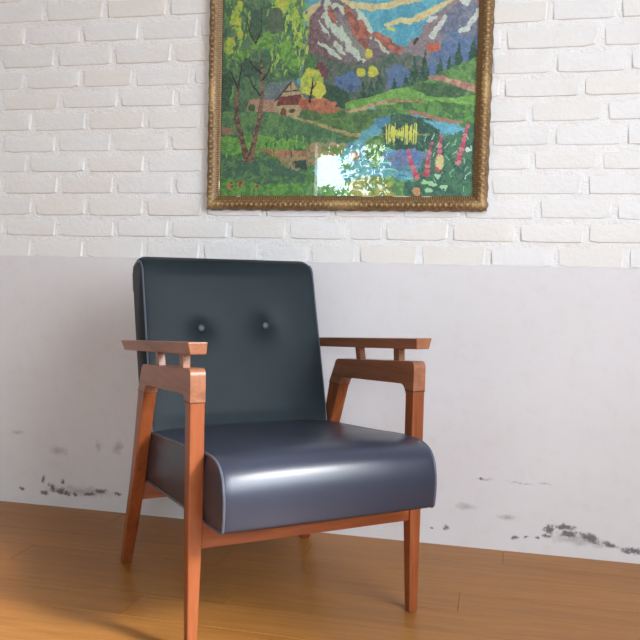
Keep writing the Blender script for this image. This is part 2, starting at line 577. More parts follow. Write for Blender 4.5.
for (p, q, r, s) in ((x0, x0 + 0.035, 0, z1), (x1 - 0.035, x1, 0, z1), (x0 + 0.035, x1 - 0.035, z1 - 0.035, z1)):
    box_bm(bm, (p, FY - 0.12, r), (q, FY + 0.01, s))
struct(link('trim_1', mesh_of(bm, 'trim_1'), M_TRIM))

# ------------------------------------------------------------------ armchair
CH_LOC = Vector((-0.4036, -0.6985, 0.0))
CH_YAW = 0.696
chair = bpy.data.objects.new('armchair', None)
COL.objects.link(chair)
chair.location = CH_LOC
chair.rotation_euler = (0, 0, CH_YAW)
tag(chair, 'teak armchair with open arms and dark blue-grey leatherette seat and buttoned back', 'armchair')
# chair axes: x to its own left (picture right), y to the back, z up

def loft(sections, bevel, seg=2):
    """sections: list of 4 corner points each (same winding)"""
    bm = bmesh.new()
    rings = [[bm.verts.new(p) for p in s] for s in sections]
    for a, b in zip(rings[:-1], rings[1:]):
        n = len(a)
        for i in range(n):
            bm.faces.new((a[i], a[(i + 1) % n], b[(i + 1) % n], b[i]))
    bm.faces.new(rings[0]); bm.faces.new(list(reversed(rings[-1])))
    bevel_all(bm, bevel, seg)
    return bm

def part(name, bm, mat, parent=chair, ang=18):
    o = link(name, mesh_of(bm, name), mat, parent)
    shade_auto(o, ang)
    return o

def rect(z, u0, u1, v0, v1):
    return [(u0, v0, z), (u1, v0, z), (u1, v1, z), (u0, v1, z)]

def arc(c, r, a0, a1, n=6):
    return [(c[0] + r * math.cos(math.radians(a0 + (a1 - a0) * i / n)), c[1] + r * math.sin(math.radians(a0 + (a1 - a0) * i / n))) for i in range(n + 1)]

def prism(poly, u0, u1, bevel):
    bm = bmesh.new()
    A = [bm.verts.new((u0, v, z)) for v, z in poly]
    B = [bm.verts.new((u1, v, z)) for v, z in poly]
    n = len(poly)
    for i in range(n):
        bm.faces.new((A[i], A[(i + 1) % n], B[(i + 1) % n], B[i]))
    bm.faces.new(list(reversed(A))); bm.faces.new(B)
    bmesh.ops.recalc_face_normals(bm, faces=bm.faces)
    es = [e for e in bm.edges if e.calc_face_angle(0) > 1.2]
    bmesh.ops.bevel(bm, geom=es, offset=bevel, segments=2, profile=0.5, affect='EDGES', clamp_overlap=True)
    return bm

UI, UO = 0.253, 0.285
for s in (-1, 1):
    # front leg, tapering towards the foot
    secs = []
    for z, ui, uo, v0, v1 in ((0.0, 0.262, 0.284, 0.001, 0.023), (0.22, 0.2555, UO, 0.0, 0.031), (0.30, UI, UO, 0.0, 0.033), (0.532, UI, UO, 0.0, 0.034)):
        secs.append(rect(z, s * ui, s * uo, v0, v1))
    part('front_leg', loft(secs, 0.0028), M_LEG)
    # raked rear leg
    secs = []
    for z, ui, uo, v0, v1 in ((0.0, 0.256, 0.283, 0.586, 0.611), (0.13, UI, UO, 0.523, 0.555), (0.25, UI, UO, 0.466, 0.502), (0.39, UI, UO, 0.411, 0.456), (0.500, UI, UO, 0.366, 0.425)):
        secs.append(rect(z, s * ui, s * uo, v0, v1))
    part('rear_leg', loft(secs, 0.0028), M_LEG)
    # bridging top bar with rounded corners, finger-jointed on to the legs
    poly = [(-0.0005, 0.531), (-0.0005, 0.584)] + arc((0.0135, 0.586), 0.014, 180, 95) + \
           arc((0.372, 0.545), 0.0235, 84, 15) + [(0.4255, 0.499), (0.3660, 0.499)] + \
           arc((0.338, 0.4955), 0.026, 25, 86)[1:] + arc((0.056, 0.5205), 0.0215, 88, 176) + [(0.0345, 0.531)]
    part('top_bar', prism(poly, s * (UI - 0.0004), s * (UO + 0.0004), 0.003), M_BAR)
    # joint seams
    for q, (v0, v1, z) in enumerate(((-0.001, 0.0352, 0.530), (0.3655, 0.4262, 0.4985))):
        box('joint_line', (min(s * (UI - 0.0008), s * (UO + 0.0008)), v0, z - 0.0006), (max(s * (UI - 0.0008), s * (UO + 0.0008)), v1, z + 0.0006),
            bpy.data.materials.get('glue_line') or mat_simple('glue_line', (60, 34, 22), 0.6), chair)
    # two spacer blocks
    for (vt0, vt1, zt, vb0, vb1, zb) in ((0.080, 0.106, 0.629, 0.077, 0.102, 0.588), (0.275, 0.298, 0.613, 0.263, 0.286, 0.571)):
        secs = [[(s * 0.2605, vb0, zb), (s * 0.2775, vb0, zb), (s * 0.2775, vb1, zb), (s * 0.2605, vb1, zb)],
                [(s * 0.2605, vt0, zt), (s * 0.2775, vt0, zt), (s * 0.2775, vt1, zt), (s * 0.2605, vt1, zt)]]
        part('spacer_block', loft(secs, 0.0015), M_BAR)
    # armrest, undercut edges, falling to the back
    def az(v): return 0.6555 - 0.077 * (v + 0.01)
    secs = []
    for v, dz, iu, ou in ((-0.009, 0, 0.252, 0.2950), (0.30, 0, 0.252, 0.2945), (0.575, 0, 0.252, 0.2955)):
        inset = 0.006
        vb = v + (0.002 if v < 0 else (-0.020 if v > 0.5 else 0))
        zt, zb = az(v), az(vb) - 0.0255
        secs.append([(s * iu, v, zt), (s * ou, v, zt), (s * (ou - inset), vb, zb), (s * (iu + 0.002), vb, zb)])
    part('armrest', loft(secs, 0.0022), M_BAR)

part('front_rail', loft([rect(0.2235, -UI - 0.002, UI + 0.002, 0.005, 0.028), rect(0.284, -UI - 0.002, UI + 0.002, 0.005, 0.028)], 0.002), M_RAIL)
part('rear_rail', loft([rect(0.199, -UI - 0.002, UI + 0.002, 0.492, 0.514), rect(0.2475, -UI - 0.002, UI + 0.002, 0.486, 0.508)], 0.002), M_RAIL)
part('back_rail', loft([rect(0.545, -0.24, 0.24, 0.583, 0.603), rect(0.590, -0.24, 0.24, 0.594, 0.614)], 0.002), M_RAIL)

def sweep_cushion(prof, hw, end_r, nu, crown, name, extra=None):
    """closed (v,z) profile swept along x; ends rounded by end_r; crown(i,t)-> (dv,dz)"""
    prof = np.array(prof)
    n = len(prof)
    tang = np.roll(prof, -1, 0) - np.roll(prof, 1, 0)
    tang /= np.linalg.norm(tang, axis=1)[:, None]
    area = 0.5 * np.sum(prof[:, 0] * np.roll(prof[:, 1], -1) - np.roll(prof[:, 0], -1) * prof[:, 1])
    nor = np.stack([tang[:, 1], -tang[:, 0]], 1) * (1 if area > 0 else -1)
    edge = [hw - end_r * (1 - math.cos(a)) for a in (math.radians(q) for q in (0, 25, 50, 75, 90))]
    us = sorted(set([round(-e, 5) for e in edge] + [round(e, 5) for e in edge] + list(np.round(np.linspace(-hw + end_r, hw - end_r, nu), 5))))
    bm = bmesh.new()
    rings = []
    for u in us:
        d = max(0.0, end_r - (hw - abs(u)))
        off = end_r - math.sqrt(max(0.0, end_r ** 2 - d ** 2)) if d > 0 else 0.0
        ring = []
        for i in range(n):
            dv, dz = crown(prof[i], nor[i], u)
            pv = prof[i][0] - nor[i][0] * off + dv
            pz = prof[i][1] - nor[i][1] * off + dz
            ring.append(bm.verts.new((u, pv, pz)))
        rings.append(ring)
    for a, b in zip(rings[:-1], rings[1:]):
        for i in range(n):
            bm.faces.new((a[i], a[(i + 1) % n], b[(i + 1) % n], b[i]))
    for ring, sg in ((rings[0], -1), (rings[-1], 1)):
        c = np.mean([np.array(v.co) for v in ring], 0)
        prev = ring
        for f, bulge in ((0.8, 0.003), (0.45, 0.006)):
            cur = []
            for v in ring:
                q = c + (np.array(v.co) - c) * f
                q[0] = v.co.x + sg * bulge
                cur.append(bm.verts.new(q))
            for i in range(n):
                bm.faces.new((prev[i], prev[(i + 1) % n], cur[(i + 1) % n], cur[i]))
            prev = cur
        cv = bm.verts.new((ring[0].co.x + sg * 0.007, c[1], c[2]))
        for i in range(n):
            bm.faces.new((prev[i], prev[(i + 1) % n], cv))
    return bm, prof, nor

def smooth_closed(pts, n):
    """Catmull-Rom closed resample"""
    P = [np.array(p) for p in pts]
    out = []
    m = len(P)
    for i in range(m):
        p0, p1, p2, p3 = P[i - 1], P[i], P[(i + 1) % m], P[(i + 2) % m]
        for k in range(n):
            t = k / n
            out.append(0.5 * ((2 * p1) + (-p0 + p2) * t + (2 * p0 - 5 * p1 + 4 * p2 - p3) * t * t + (-p0 + 3 * p1 - 3 * p2 + p3) * t ** 3))
    return out

def tube(path, r, seg=8, closed=False):
    bm = bmesh.new()
    n = len(path)
    P = [Vector(p) for p in path]
    rings = []
    for i in range(n):
        a = P[i - 1] if (i > 0 or closed) else P[i]
        b = P[(i + 1) % n] if (i < n - 1 or closed) else P[i]
        t = (b - a).normalized()
        x = Vector((1, 0, 0)) - t * t.x
        if x.length < 1e-4: x = Vector((0, 0, 1)) - t * t.z
        x.normalize()
        yv = t.cross(x)
        rings.append([bm.verts.new(P[i] + x * r * math.cos(2 * math.pi * k / seg) + yv * r * math.sin(2 * math.pi * k / seg)) for k in range(seg)])
    last = n if closed else n - 1
    for i in range(last):
        A, B = rings[i], rings[(i + 1) % n]
        for k in range(seg):
            bm.faces.new((A[k], A[(k + 1) % seg], B[(k + 1) % seg], B[k]))
    if not closed:
        bm.faces.new(rings[0]); bm.faces.new(list(reversed(rings[-1])))
    return bm

# seat cushion: waterfall front, slightly crowned
seat_ctrl = [(0.512, 0.252), (0.30, 0.262), (0.10, 0.274), (-0.02, 0.280), (-0.085, 0.283), (-0.101, 0.287), (-0.1055, 0.300), (-0.1085, 0.335), (-0.106, 0.368),
             (-0.096, 0.396), (-0.078, 0.414), (-0.050, 0.4235), (-0.015, 0.4255), (0.05, 0.4225), (0.15, 0.412), (0.30, 0.3985), (0.43, 0.388), (0.505, 0.380), (0.522, 0.365), (0.525, 0.30), (0.522, 0.262)]
seat_prof = smooth_closed(seat_ctrl, 4)
SHW = 0.2490
def seat_crown(p, nrm, u):
    t = 1 - (u / SHW) ** 2
    t = max(0, t) ** 0.6
    dz = dv = 0.0
    if nrm[1] > 0.1:
        dz = 0.010 * t * nrm[1]
    if nrm[0] < -0.1 and p[0] < 0.1:
        dv = -0.008 * t * (-nrm[0])
        # slight sag of the lower front roll
    return dv, dz
bm, sp, sn = sweep_cushion(seat_prof, SHW, 0.006, 40, seat_crown, 'seat')
seat = part('seat_cushion', bm, M_LEATHER, ang=60)
seat['label'] = 'dark leatherette seat cushion with waterfall front'
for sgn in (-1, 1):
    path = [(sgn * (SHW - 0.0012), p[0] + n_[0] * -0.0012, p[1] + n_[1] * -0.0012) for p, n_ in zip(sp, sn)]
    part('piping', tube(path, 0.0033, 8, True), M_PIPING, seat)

# back cushion: leaning, rounded shoulder on top, two buttons
LEAN = 0.28
def bpt(t, sv):
    """t along thickness (0 front), sv height above 0.372 measured along the front plane"""
    z = 0.372 + sv
    return z
back_ctrl = []
Lb = 0.466                                           # along the slope
ca, sa = 1 / math.hypot(1, LEAN), LEAN / math.hypot(1, LEAN)
def bp(s, t):                                        # s along slope, t thickness -> (v,z)
    return (0.4195 + s * sa + t * ca, 0.371 + s * ca - t * sa)
for s_, t_ in ((0.004, 0.006), (0.03, 0.0), (0.12, -0.001), (0.22, -0.001), (0.32, 0.0), (0.415, 0.0), (0.452, 0.0025), (0.474, 0.011), (0.4875, 0.028), (0.492, 0.045), (0.491, 0.065), (0.485, 0.085),
               (0.472, 0.0975), (0.43, 0.102), (0.30, 0.104), (0.15, 0.102), (0.03, 0.097), (0.004, 0.090), (0.0, 0.05)):
    back_ctrl.append(bp(s_, t_))
back_prof0 = smooth_closed(back_ctrl, 5)
# resample so that the front face has enough rows for the dimples
def resample(P, step):
    P = [np.array(p) for p in P]
    out = []
    for a, b in zip(P, P[1:] + P[:1]):
        n = max(1, int(round(np.linalg.norm(b - a) / step)))
        for k in range(n):
            out.append(a + (b - a) * k / n)
    return out
back_prof = resample(back_prof0, 0.0075)
BHW = 0.2505
BUT = [(-0.097, 0.647), (0.089, 0.652)]
def back_crown(p, nrm, u):
    dn = 0.0
    if nrm[0] < -0.5:
        t = max(0, 1 - (u / BHW) ** 2) ** 0.5
        s_ = (p[1] - 0.371) / ca
        f = max(0.0, min(1.0, s_ / 0.06)) * max(0.0, min(1.0, (0.48 - s_) / 0.05))
        dn = 0.010 * t * f
        for bu, bz in BUT:
            du, dz = u - bu, (p[1] - bz) / ca
            r2 = math.hypot(du, dz)
            dn -= 0.017 * math.exp(-(r2 / 0.019) ** 1.3) + 0.006 * math.exp(-(r2 / 0.05) ** 2)
    # rounded upper corners
    d = abs(u) - (BHW - 0.022)
    drop = 0.0
    if d > 0 and nrm[1] > -0.2 and p[1] > 0.805:
        drop = (0.022 - math.sqrt(max(0, 0.022 ** 2 - d ** 2))) * 0.75 * min(1, (p[1] - 0.805) / 0.03)
    return nrm[0] * dn, nrm[1] * dn - drop
bm, bpf, bn = sweep_cushion(back_prof, BHW, 0.007, 62, back_crown, 'back')
back = part('back_cushion', bm, M_LEATHER_BACK, ang=70)
back['label'] = 'leaning dark leatherette back cushion with two buttons'
for sgn in (-1, 1):
    path = []
    for s_ in np.linspace(0.006, 0.447, 40):
        v, z = bp(s_, 0.0008)
        path.append((sgn * (BHW - 0.0025), v, z))
    for s_, t_ in ((0.460, 0.006), (0.469, 0.014), (0.474, 0.026), (0.476, 0.045), (0.475, 0.065), (0.469, 0.084), (0.457, 0.0965), (0.41, 0.1015)):
        v, z = bp(s_, t_)
        path.append((sgn * (BHW - 0.0018), v, z))
    part('piping', tube(path, 0.0028, 8), M_PIPING, back)
for bu, bz in BUT:
    v0 = 0.425 + (bz - 0.39) * LEAN
    bm = bmesh.new()
    bmesh.ops.create_uvsphere(bm, u_segments=16, v_segments=10, radius=0.0098)
    M = Matrix.Translation((bu, v0 + 0.0065, bz - 0.001)) @ Matrix.Rotation(math.atan(LEAN) * -1, 4, 'X') @ Matrix.Diagonal((1, 0.6, 1, 1))
    bmesh.ops.transform(bm, matrix=M, verts=bm.verts)
    part('button', bm, M_BUTTON, back)

# ------------------------------------------------------------------ framed needlepoint
PX0, PX1, PZ0, PZ1 = -0.929, -0.071, 0.990, 1.690    # outer edges of the frame
FWID = 0.043
pic = bpy.data.objects.new('framed_picture', None)
COL.objects.link(pic)
pic.location = ((PX0 + PX1) / 2, -0.0105, (PZ0 + PZ1) / 2)
tag(pic, 'needlepoint alpine landscape under glass in carved antique gold frame on brick wall', 'picture')
PWd, PHt = PX1 - PX0, PZ1 - PZ0

def frame_profile(t):
    """height of the moulding across its width, t 0 outer .. 1 inner"""
    if t < 0.06: return 0.004 + 0.012 * (t / 0.06)
    if t < 0.55: return 0.016 + 0.010 * math.sin((t - 0.06) / 0.49 * math.pi * 0.62)
    if t < 0.74: return 0.0253 - 0.006 * ((t - 0.55) / 0.19)
    return 0.0193 - 0.0085 * ((t - 0.74) / 0.26)

def frame_rail(length, seed):
    """local x along the rail (outer length), y inward 0..FWID, z towards the room; mitred ends"""
    ns, nt = int(length / 0.0022), 22
    verts, faces, relief = [], [], []
    for i in range(ns + 1):
        for j in range(nt + 1):
            t = j / nt
            w = t * FWID
            xa, xb = w, length - w
            x = xa + (xb - xa) * i / ns
            dx = min(x, length - x)
            corner = math.exp(-(dx / 0.045) ** 2)
            mid = math.exp(-((x - length / 2) / 0.05) ** 2)
            base = frame_profile(t)
            # scalloped outline, deeper at corner and centre cartouches
            sc = 0.0012 * math.sin(x * 2 * math.pi / 0.052 + seed) + 0.0022 * corner * math.sin(dx * 2 * math.pi / 0.026)
            carve = 0.0
            if 0.06 < t < 0.70:
                env = math.sin((t - 0.06) / 0.64 * math.pi)
                a = math.sin(2 * math.pi * (x / 0.0155 + t * 1.5))
                b = math.sin(2 * math.pi * (x / 0.0155 - t * 1.8) + 1.1)
                carve = env * (0.0021 * a * b + 0.0015 * max(a, b))
                carve += env * 0.0030 * corner + env * 0.0026 * mid
                carve += 0.0016 * env * mnoise.noise(Vector((x * 120 + seed * 7, t * 9, 0.3)))
            rope = 0.0
            if 0.74 < t < 0.95:
                rope = 0.0020 * math.sin(2 * math.pi * (x / 0.0068 + t * 2.0)) * math.sin((t - 0.74) / 0.21 * math.pi)
            h = base + carve + rope
            edge_shift = sc * max(0.0, 1 - t * 3)
            verts.append((x, w + edge_shift, h))
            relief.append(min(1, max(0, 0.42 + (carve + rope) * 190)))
    row = nt + 1
    for i in range(ns):
        for j in range(nt):
            a = i * row + j
            faces.append((a, a + 1, a + row + 1, a + row))
    base_n = len(verts)
    # outer side wall down to the back and inner wall
    for i in range(ns + 1):
        v = verts[i * row]; verts.append((v[0], v[1], -0.001)); relief.append(0.2)
    for i in range(ns + 1):
        v = verts[i * row + nt]; verts.append((v[0], v[1], -0.001)); relief.append(0.2)
    for i in range(ns):
        faces.append((base_n + i, i * row, (i + 1) * row, base_n + i + 1))
        q = base_n + ns + 1
        faces.append((i * row + nt, q + i, q + i + 1, (i + 1) * row + nt))
    for e in (0, ns):
        loop = [e * row + j for j in range(nt + 1)] + [base_n + ns + 1 + e, base_n + e]
        faces.append(tuple(loop if e == 0 else reversed(loop)))
    me = bpy.data.meshes.new('frame_rail')
    me.from_pydata(verts, [], faces)
    at = me.attributes.new('relief', 'FLOAT', 'POINT')
    at.data.foreach_set('value', relief)
    bm = bmesh.new(); bm.from_mesh(me); bmesh.ops.recalc_face_normals(bm, faces=bm.faces); bm.to_mesh(me); bm.free()
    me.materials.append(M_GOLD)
    return me

def place_rail(me, rot, loc):
    o = link('frame_rail', me, None, pic)
    # local (x along, y inward, z out) -> picture plane; out = -Y world
    ax, ay = rot
    Mx = Matrix(((ax[0], ay[0], 0, loc[0]), (0, 0, -1, 0), (ax[1], ay[1], 0, loc[1]), (0, 0, 0, 1)))
    o.matrix_local = Mx
    shade_auto(o, 50)
    return o
hw_, hh_ = PWd / 2, PHt / 2
bot = place_rail(frame_rail(PWd, 0.3), ((1, 0), (0, 1)), (-hw_, -hh_))
place_rail(frame_rail(PHt, 1.7), ((0, -1), (1, 0)), (-hw_, hh_))
place_rail(frame_rail(PHt, 2.9), ((0, 1), (-1, 0)), (hw_, -hh_))
place_rail(frame_rail(PWd, 4.1), ((-1, 0), (0, -1)), (hw_, hh_))
# spots along the inner lip where the gilding has flaked to the gesso
for cx, cz, lx, lz in ((-hw_ + 0.041, -hh_ + 0.075, 0.004, 0.030), (-hw_ + 0.105, -hh_ + 0.0405, 0.018, 0.004), (0.08, -hh_ + 0.0415, 0.05, 0.003), (0.18, -hh_ + 0.041, 0.060, 0.0035), (0.255, -hh_ + 0.0405, 0.035, 0.004)):
    bm = bmesh.new()
    bmesh.ops.create_icosphere(bm, subdivisions=2, radius=0.5)
    for v in bm.verts:
        v.co *= 1 + 0.35 * mnoise.noise(v.co * 5 + Vector((cx * 50, 0, 0)))
    bmesh.ops.transform(bm, matrix=Matrix.Translation((cx, -0.0115, cz)) @ Matrix.Diagonal((lx, 0.004, lz, 1)), verts=bm.verts)
    part('gesso_chip', bm, M_CHIP, pic)

# --- the stitched picture: painted stitch by stitch on a grid of little quads
CW, CH_ = PWd - 2 * FWID + 0.006, PHt - 2 * FWID + 0.006
NX, NZ = 330, 262
xs = (np.arange(NX) + 0.5) / NX
zs = (np.arange(NZ) + 0.5) / NZ
SX, SZ = np.meshgrid(xs, zs)
# picture units: x 220..479 from left to right, y 198 at the lower edge upwards (negative above)
GX = 220.0 + SX * 259.0
GY = 198.5 - SZ * (CH_ / CW * 259.0)

def vnoise(x, y, sc, seed):
    """smooth value noise on arrays"""
    r = np.random.default_rng(seed).random((128, 128))
    X, Y = x / sc + 1000, y / sc + 1000
    xi, yi = np.floor(X).astype(int), np.floor(Y).astype(int)
    fx, fy = X - xi, Y - yi
    fx = fx * fx * (3 - 2 * fx); fy = fy * fy * (3 - 2 * fy)
    g = lambda a, b: r[a % 128, b % 128]
    return (g(xi, yi) * (1 - fx) + g(xi + 1, yi) * fx) * (1 - fy) + (g(xi, yi + 1) * (1 - fx) + g(xi + 1, yi + 1) * fx) * fy
_fc = {}
def fb(x, y, sc, seed):
    key = (sc, seed % 7, seed % 50 == 0)
    if key not in _fc:
        _fc[key] = _fb(x, y, sc, key[1] * 31 + 5)
    return _fc[key]
def _fb(x, y, sc, seed):
    return 0.55 * vnoise(x, y, sc, seed) + 0.3 * vnoise(x, y, sc / 2.1, seed + 1) + 0.15 * vnoise(x, y, sc / 4.3, seed + 2)
img = np.zeros((NZ, NX, 3))
VJ = [vnoise(GX, GY, 2.2, q) for q in (3, 4, 5)]
def warp(ax, ay, sc, seed):
    return GX + (fb(GX, GY, sc, seed) - 0.5) * 2 * ax, GY + (fb(GX, GY, sc, seed + 3) - 0.5) * 2 * ay
def inpoly(px, py, poly):
    m = np.zeros(px.shape, bool)
    n = len(poly)
    for i in range(n):
        x1, y1 = poly[i]; x2, y2 = poly[(i + 1) % n]
        if y1 == y2: continue
        c = ((y1 > py) != (y2 > py)) & (px < (x2 - x1) * (py - y1) / (y2 - y1) + x1)
        m ^= c
    return m
_seed = [100]
def paint(mask, col, var=10, alt=None, altp=0.5, sc=5):
    _seed[0] += 7
    n = fb(GX, GY, sc, _seed[0])
    k = np.count_nonzero(mask)
    c = np.tile(np.array(col, float), (k, 1))
    if alt is not None:
        c[n[mask] > (1 - altp) * 0.62 + 0.18] = np.array(alt, float)
    img[mask] = c + (VJ[_seed[0] % 3][mask][:, None] - 0.5) * 2 * var
def poly(pts, col, w=3, wsc=5, **kw):
    _seed[0] += 3
    px, py = warp(w, w, wsc, _seed[0])
    paint(inpoly(px, py, pts), col, **kw)
def ell(cx, cy, rx, ry, col, w=4, wsc=6, **kw):
    _seed[0] += 3
    px, py = warp(w, w, wsc, _seed[0])
    paint(((px - cx) / rx) ** 2 + ((py - cy) / ry) ** 2 < 1, col, **kw)
def stroke(pts, wd, col, w=1.0, **kw):
    _seed[0] += 3
    px, py = warp(w, w, 5, _seed[0])
    m = np.zeros(px.shape, bool)
    wd = wd if isinstance(wd, (list, tuple)) else [wd] * len(pts)
    for (a, b, wa, wb) in zip(pts[:-1], pts[1:], wd[:-1], wd[1:]):
        ax, ay = a; bx, by = b
        L2 = (bx - ax) ** 2 + (by - ay) ** 2
        t = np.clip(((px - ax) * (bx - ax) + (py - ay) * (by - ay)) / L2, 0, 1)
        d = np.hypot(px - ax - t * (bx - ax), py - ay - t * (by - ay))
        m |= d < (wa + (wb - wa) * t) / 2
    paint(m, col, **kw)

# sky and clouds
paint(np.ones((NZ, NX), bool), (84, 158, 172), 8, (70, 146, 166), 0.5, 9)
for pts, wd in (([(330, 4), (350, 10), (377, 14), (397, 12), (410, 8), (430, 5), (450, -4)], [5, 7, 7, 6, 8, 7, 6]),
                ([(389, 31), (402, 28), (414, 29), (430, 22), (445, 15), (458, 9), (475, -2)], [3, 5, 6, 7, 6, 7, 7]),
                ([(308, 20), (314, 13), (322, 8)], [8, 8, 4]),
                ([(300, -20), (340, -16), (390, -22), (440, -18), (480, -24)], [6, 10, 8, 9, 6])):
    stroke(pts, wd, (190, 170, 118), 2, alt=(204, 178, 128), altp=0.5)
stroke([(391, 34), (397, 36)], 3, (176, 184, 90), 1)
# left mountain
poly([(306, 70), (308, 30), (318, 14), (327, 2), (333, -1), (340, 3), (352, 11), (366, 21), (376, 36), (386, 46), (396, 52), (408, 60), (420, 75), (420, 100), (306, 100)], (126, 112, 112), 3, alt=(112, 98, 104), altp=0.5)
poly([(309, 60), (313, 22), (325, 6), (330, 20), (326, 40), (340, 55), (345, 70), (309, 72)], (110, 84, 86), 3, alt=(128, 100, 104), altp=0.4)
for pts, wd in (([(329, 3), (330, 22), (338, 33), (350, 45), (358, 56), (366, 66)], [7, 9, 9, 7, 8, 4]), ([(337, 10), (346, 14), (352, 22)], [5, 6, 3]),
                ([(360, 16), (367, 26), (374, 40)], [4, 6, 5]), ([(322, 26), (328, 34), (334, 42)], [2, 3, 2]), ([(340, 48), (348, 58)], [6, 4]), ([(380, 46), (392, 58)], [3, 3]), ([(344, 30), (356, 50), (362, 58)], [3, 5, 3]), ([(320, 44), (332, 52), (344, 62)], [2, 4, 3])):
    stroke(pts, wd, (172, 190, 170), 3.5, alt=(178, 176, 160), altp=0.35)
for pts, wd in (([(332, 12), (334, 20), (338, 26)], [4, 6, 3]), ([(348, 14), (356, 24), (360, 36), (370, 50)], [4, 8, 11, 6]), ([(364, 28), (372, 40)], [5, 5]), ([(380, 40), (390, 48), (402, 56), (412, 62)], [6, 9, 8, 3])):
    stroke(pts, wd, (168, 100, 78), 2.5, alt=(138, 82, 70), altp=0.4)
stroke([(341, 20), (350, 34), (356, 44), (368, 58)], [2, 4, 5, 6], (128, 128, 122), 2)
# right mountain
poly([(402, 62), (411, 50), (422, 42), (430, 27), (442, 20), (456, 8), (468, 2), (484, -12), (484, 90), (402, 90)], (124, 116, 120), 3, alt=(136, 110, 108), altp=0.45)
poly([(440, 30), (458, 14), (470, 12), (482, 20), (482, 60), (446, 60)], (112, 116, 128), 3, alt=(96, 104, 124), altp=0.4)
for pts, wd in (([(434, 44), (440, 36), (447, 26)], [5, 6, 4]), ([(458, 42), (466, 38), (474, 28), (482, 18)], [4, 6, 5, 6]), ([(458, 8), (466, 14), (472, 6), (482, -6)], [4, 6, 5, 5]), ([(432, 28), (438, 26)], [4, 3])):
    stroke(pts, wd, (176, 182, 172), 2.5)
poly([(428, 72), (436, 60), (450, 46), (456, 38), (462, 46), (482, 42), (482, 84), (428, 84)], (80, 106, 142), 4, alt=(92, 112, 140), altp=0.4)
ell(436, 55, 6, 4.5, (178, 90, 64), 2)
stroke([(417, 50), (420, 46)], 3, (60, 54, 66), 1)
# valley woods
poly([(306, 60), (322, 58), (345, 66), (372, 66), (392, 60), (410, 60), (426, 62), (426, 110), (306, 112)], (74, 100, 84), 4, alt=(96, 104, 92), altp=0.45)
poly([(318, 66), (326, 64), (334, 74), (330, 82), (318, 76)], (110, 68, 72), 2)
poly([(338, 80), (350, 76), (364, 78), (366, 92), (352, 96), (340, 90)], (80, 108, 146), 4, alt=(66, 92, 120), altp=0.35)
poly([(390, 74), (402, 70), (413, 76), (411, 92), (392, 94)], (82, 108, 144), 3, alt=(96, 108, 128), altp=0.4)
poly([(330, 86), (346, 92), (356, 100), (360, 118), (325, 118)], (48, 84, 64), 3)
# pines
for cx, top, bs, hwid in ((428, 56, 90, 8), (418, 62, 92, 7), (443, 64, 86, 7), (460, 50, 80, 8), (474, 46, 72, 7), (384, 72, 104, 7), (399, 82, 98, 6), (410, 78, 96, 5), (368, 84, 108, 7), (452, 62, 82, 5), (376, 84, 104, 5)):
    pts = [(cx, top)]
    nn = 5
    for q in range(nn):
        f = (q + 1) / nn
        pts += [(cx + hwid * f, top + (bs - top) * f), (cx + hwid * f * 0.65, top + (bs - top) * f)]
    pts += [(x2 * -1 + 2 * cx, y2) for x2, y2 in reversed(pts[1:])]
    poly(pts, (44, 78, 66), 1.5, 3, alt=(62, 98, 70), altp=0.35)
ell(373, 59, 3.5, 5, (186, 180, 66), 2)
ell(366, 76, 5, 4, (180, 178, 64), 2); ell(377, 76, 5, 5.5, (184, 182, 64), 2)
# meadow right
poly([(380, 100), (400, 95), (430, 86), (444, 78), (462, 72), (484, 62), (484, 125), (380, 122)], (96, 138, 74), 2, alt=(76, 116, 68), altp=0.45)
poly([(425, 88), (450, 90), (470, 96), (462, 104), (430, 102), (412, 98)], (62, 96, 66), 2, alt=(78, 110, 66), altp=0.3)
stroke([(433, 83), (446, 85), (462, 90), (482, 97)], [3, 5, 6, 8], (158, 108, 98), 1.2, alt=(176, 140, 112), altp=0.25)
poly([(350, 106), (385, 97), (410, 92), (430, 100), (460, 104), (484, 100), (484, 112), (440, 112), (400, 108), (350, 114)], (104, 156, 70), 2, alt=(120, 166, 80), altp=0.4)
# ground left and middle
poly([(218, 108), (320, 108), (352, 112), (484, 116), (484, 202), (218, 202)], (84, 132, 72), 1, alt=(68, 112, 70), altp=0.45)
poly([(300, 106), (330, 112), (352, 118), (392, 112), (398, 132), (350, 134), (318, 126), (296, 116)], (88, 126, 68), 2, alt=(72, 108, 64), altp=0.45)
poly([(400, 104), (440, 106), (484, 112), (484, 128), (440, 120), (402, 116)], (92, 142, 70), 2, alt=(70, 112, 64), altp=0.5)
stroke([(352, 114), (368, 112), (384, 106), (402, 105), (428, 106)], [3, 4, 4, 3, 2], (172, 148, 112), 1, alt=(150, 110, 86), altp=0.35)
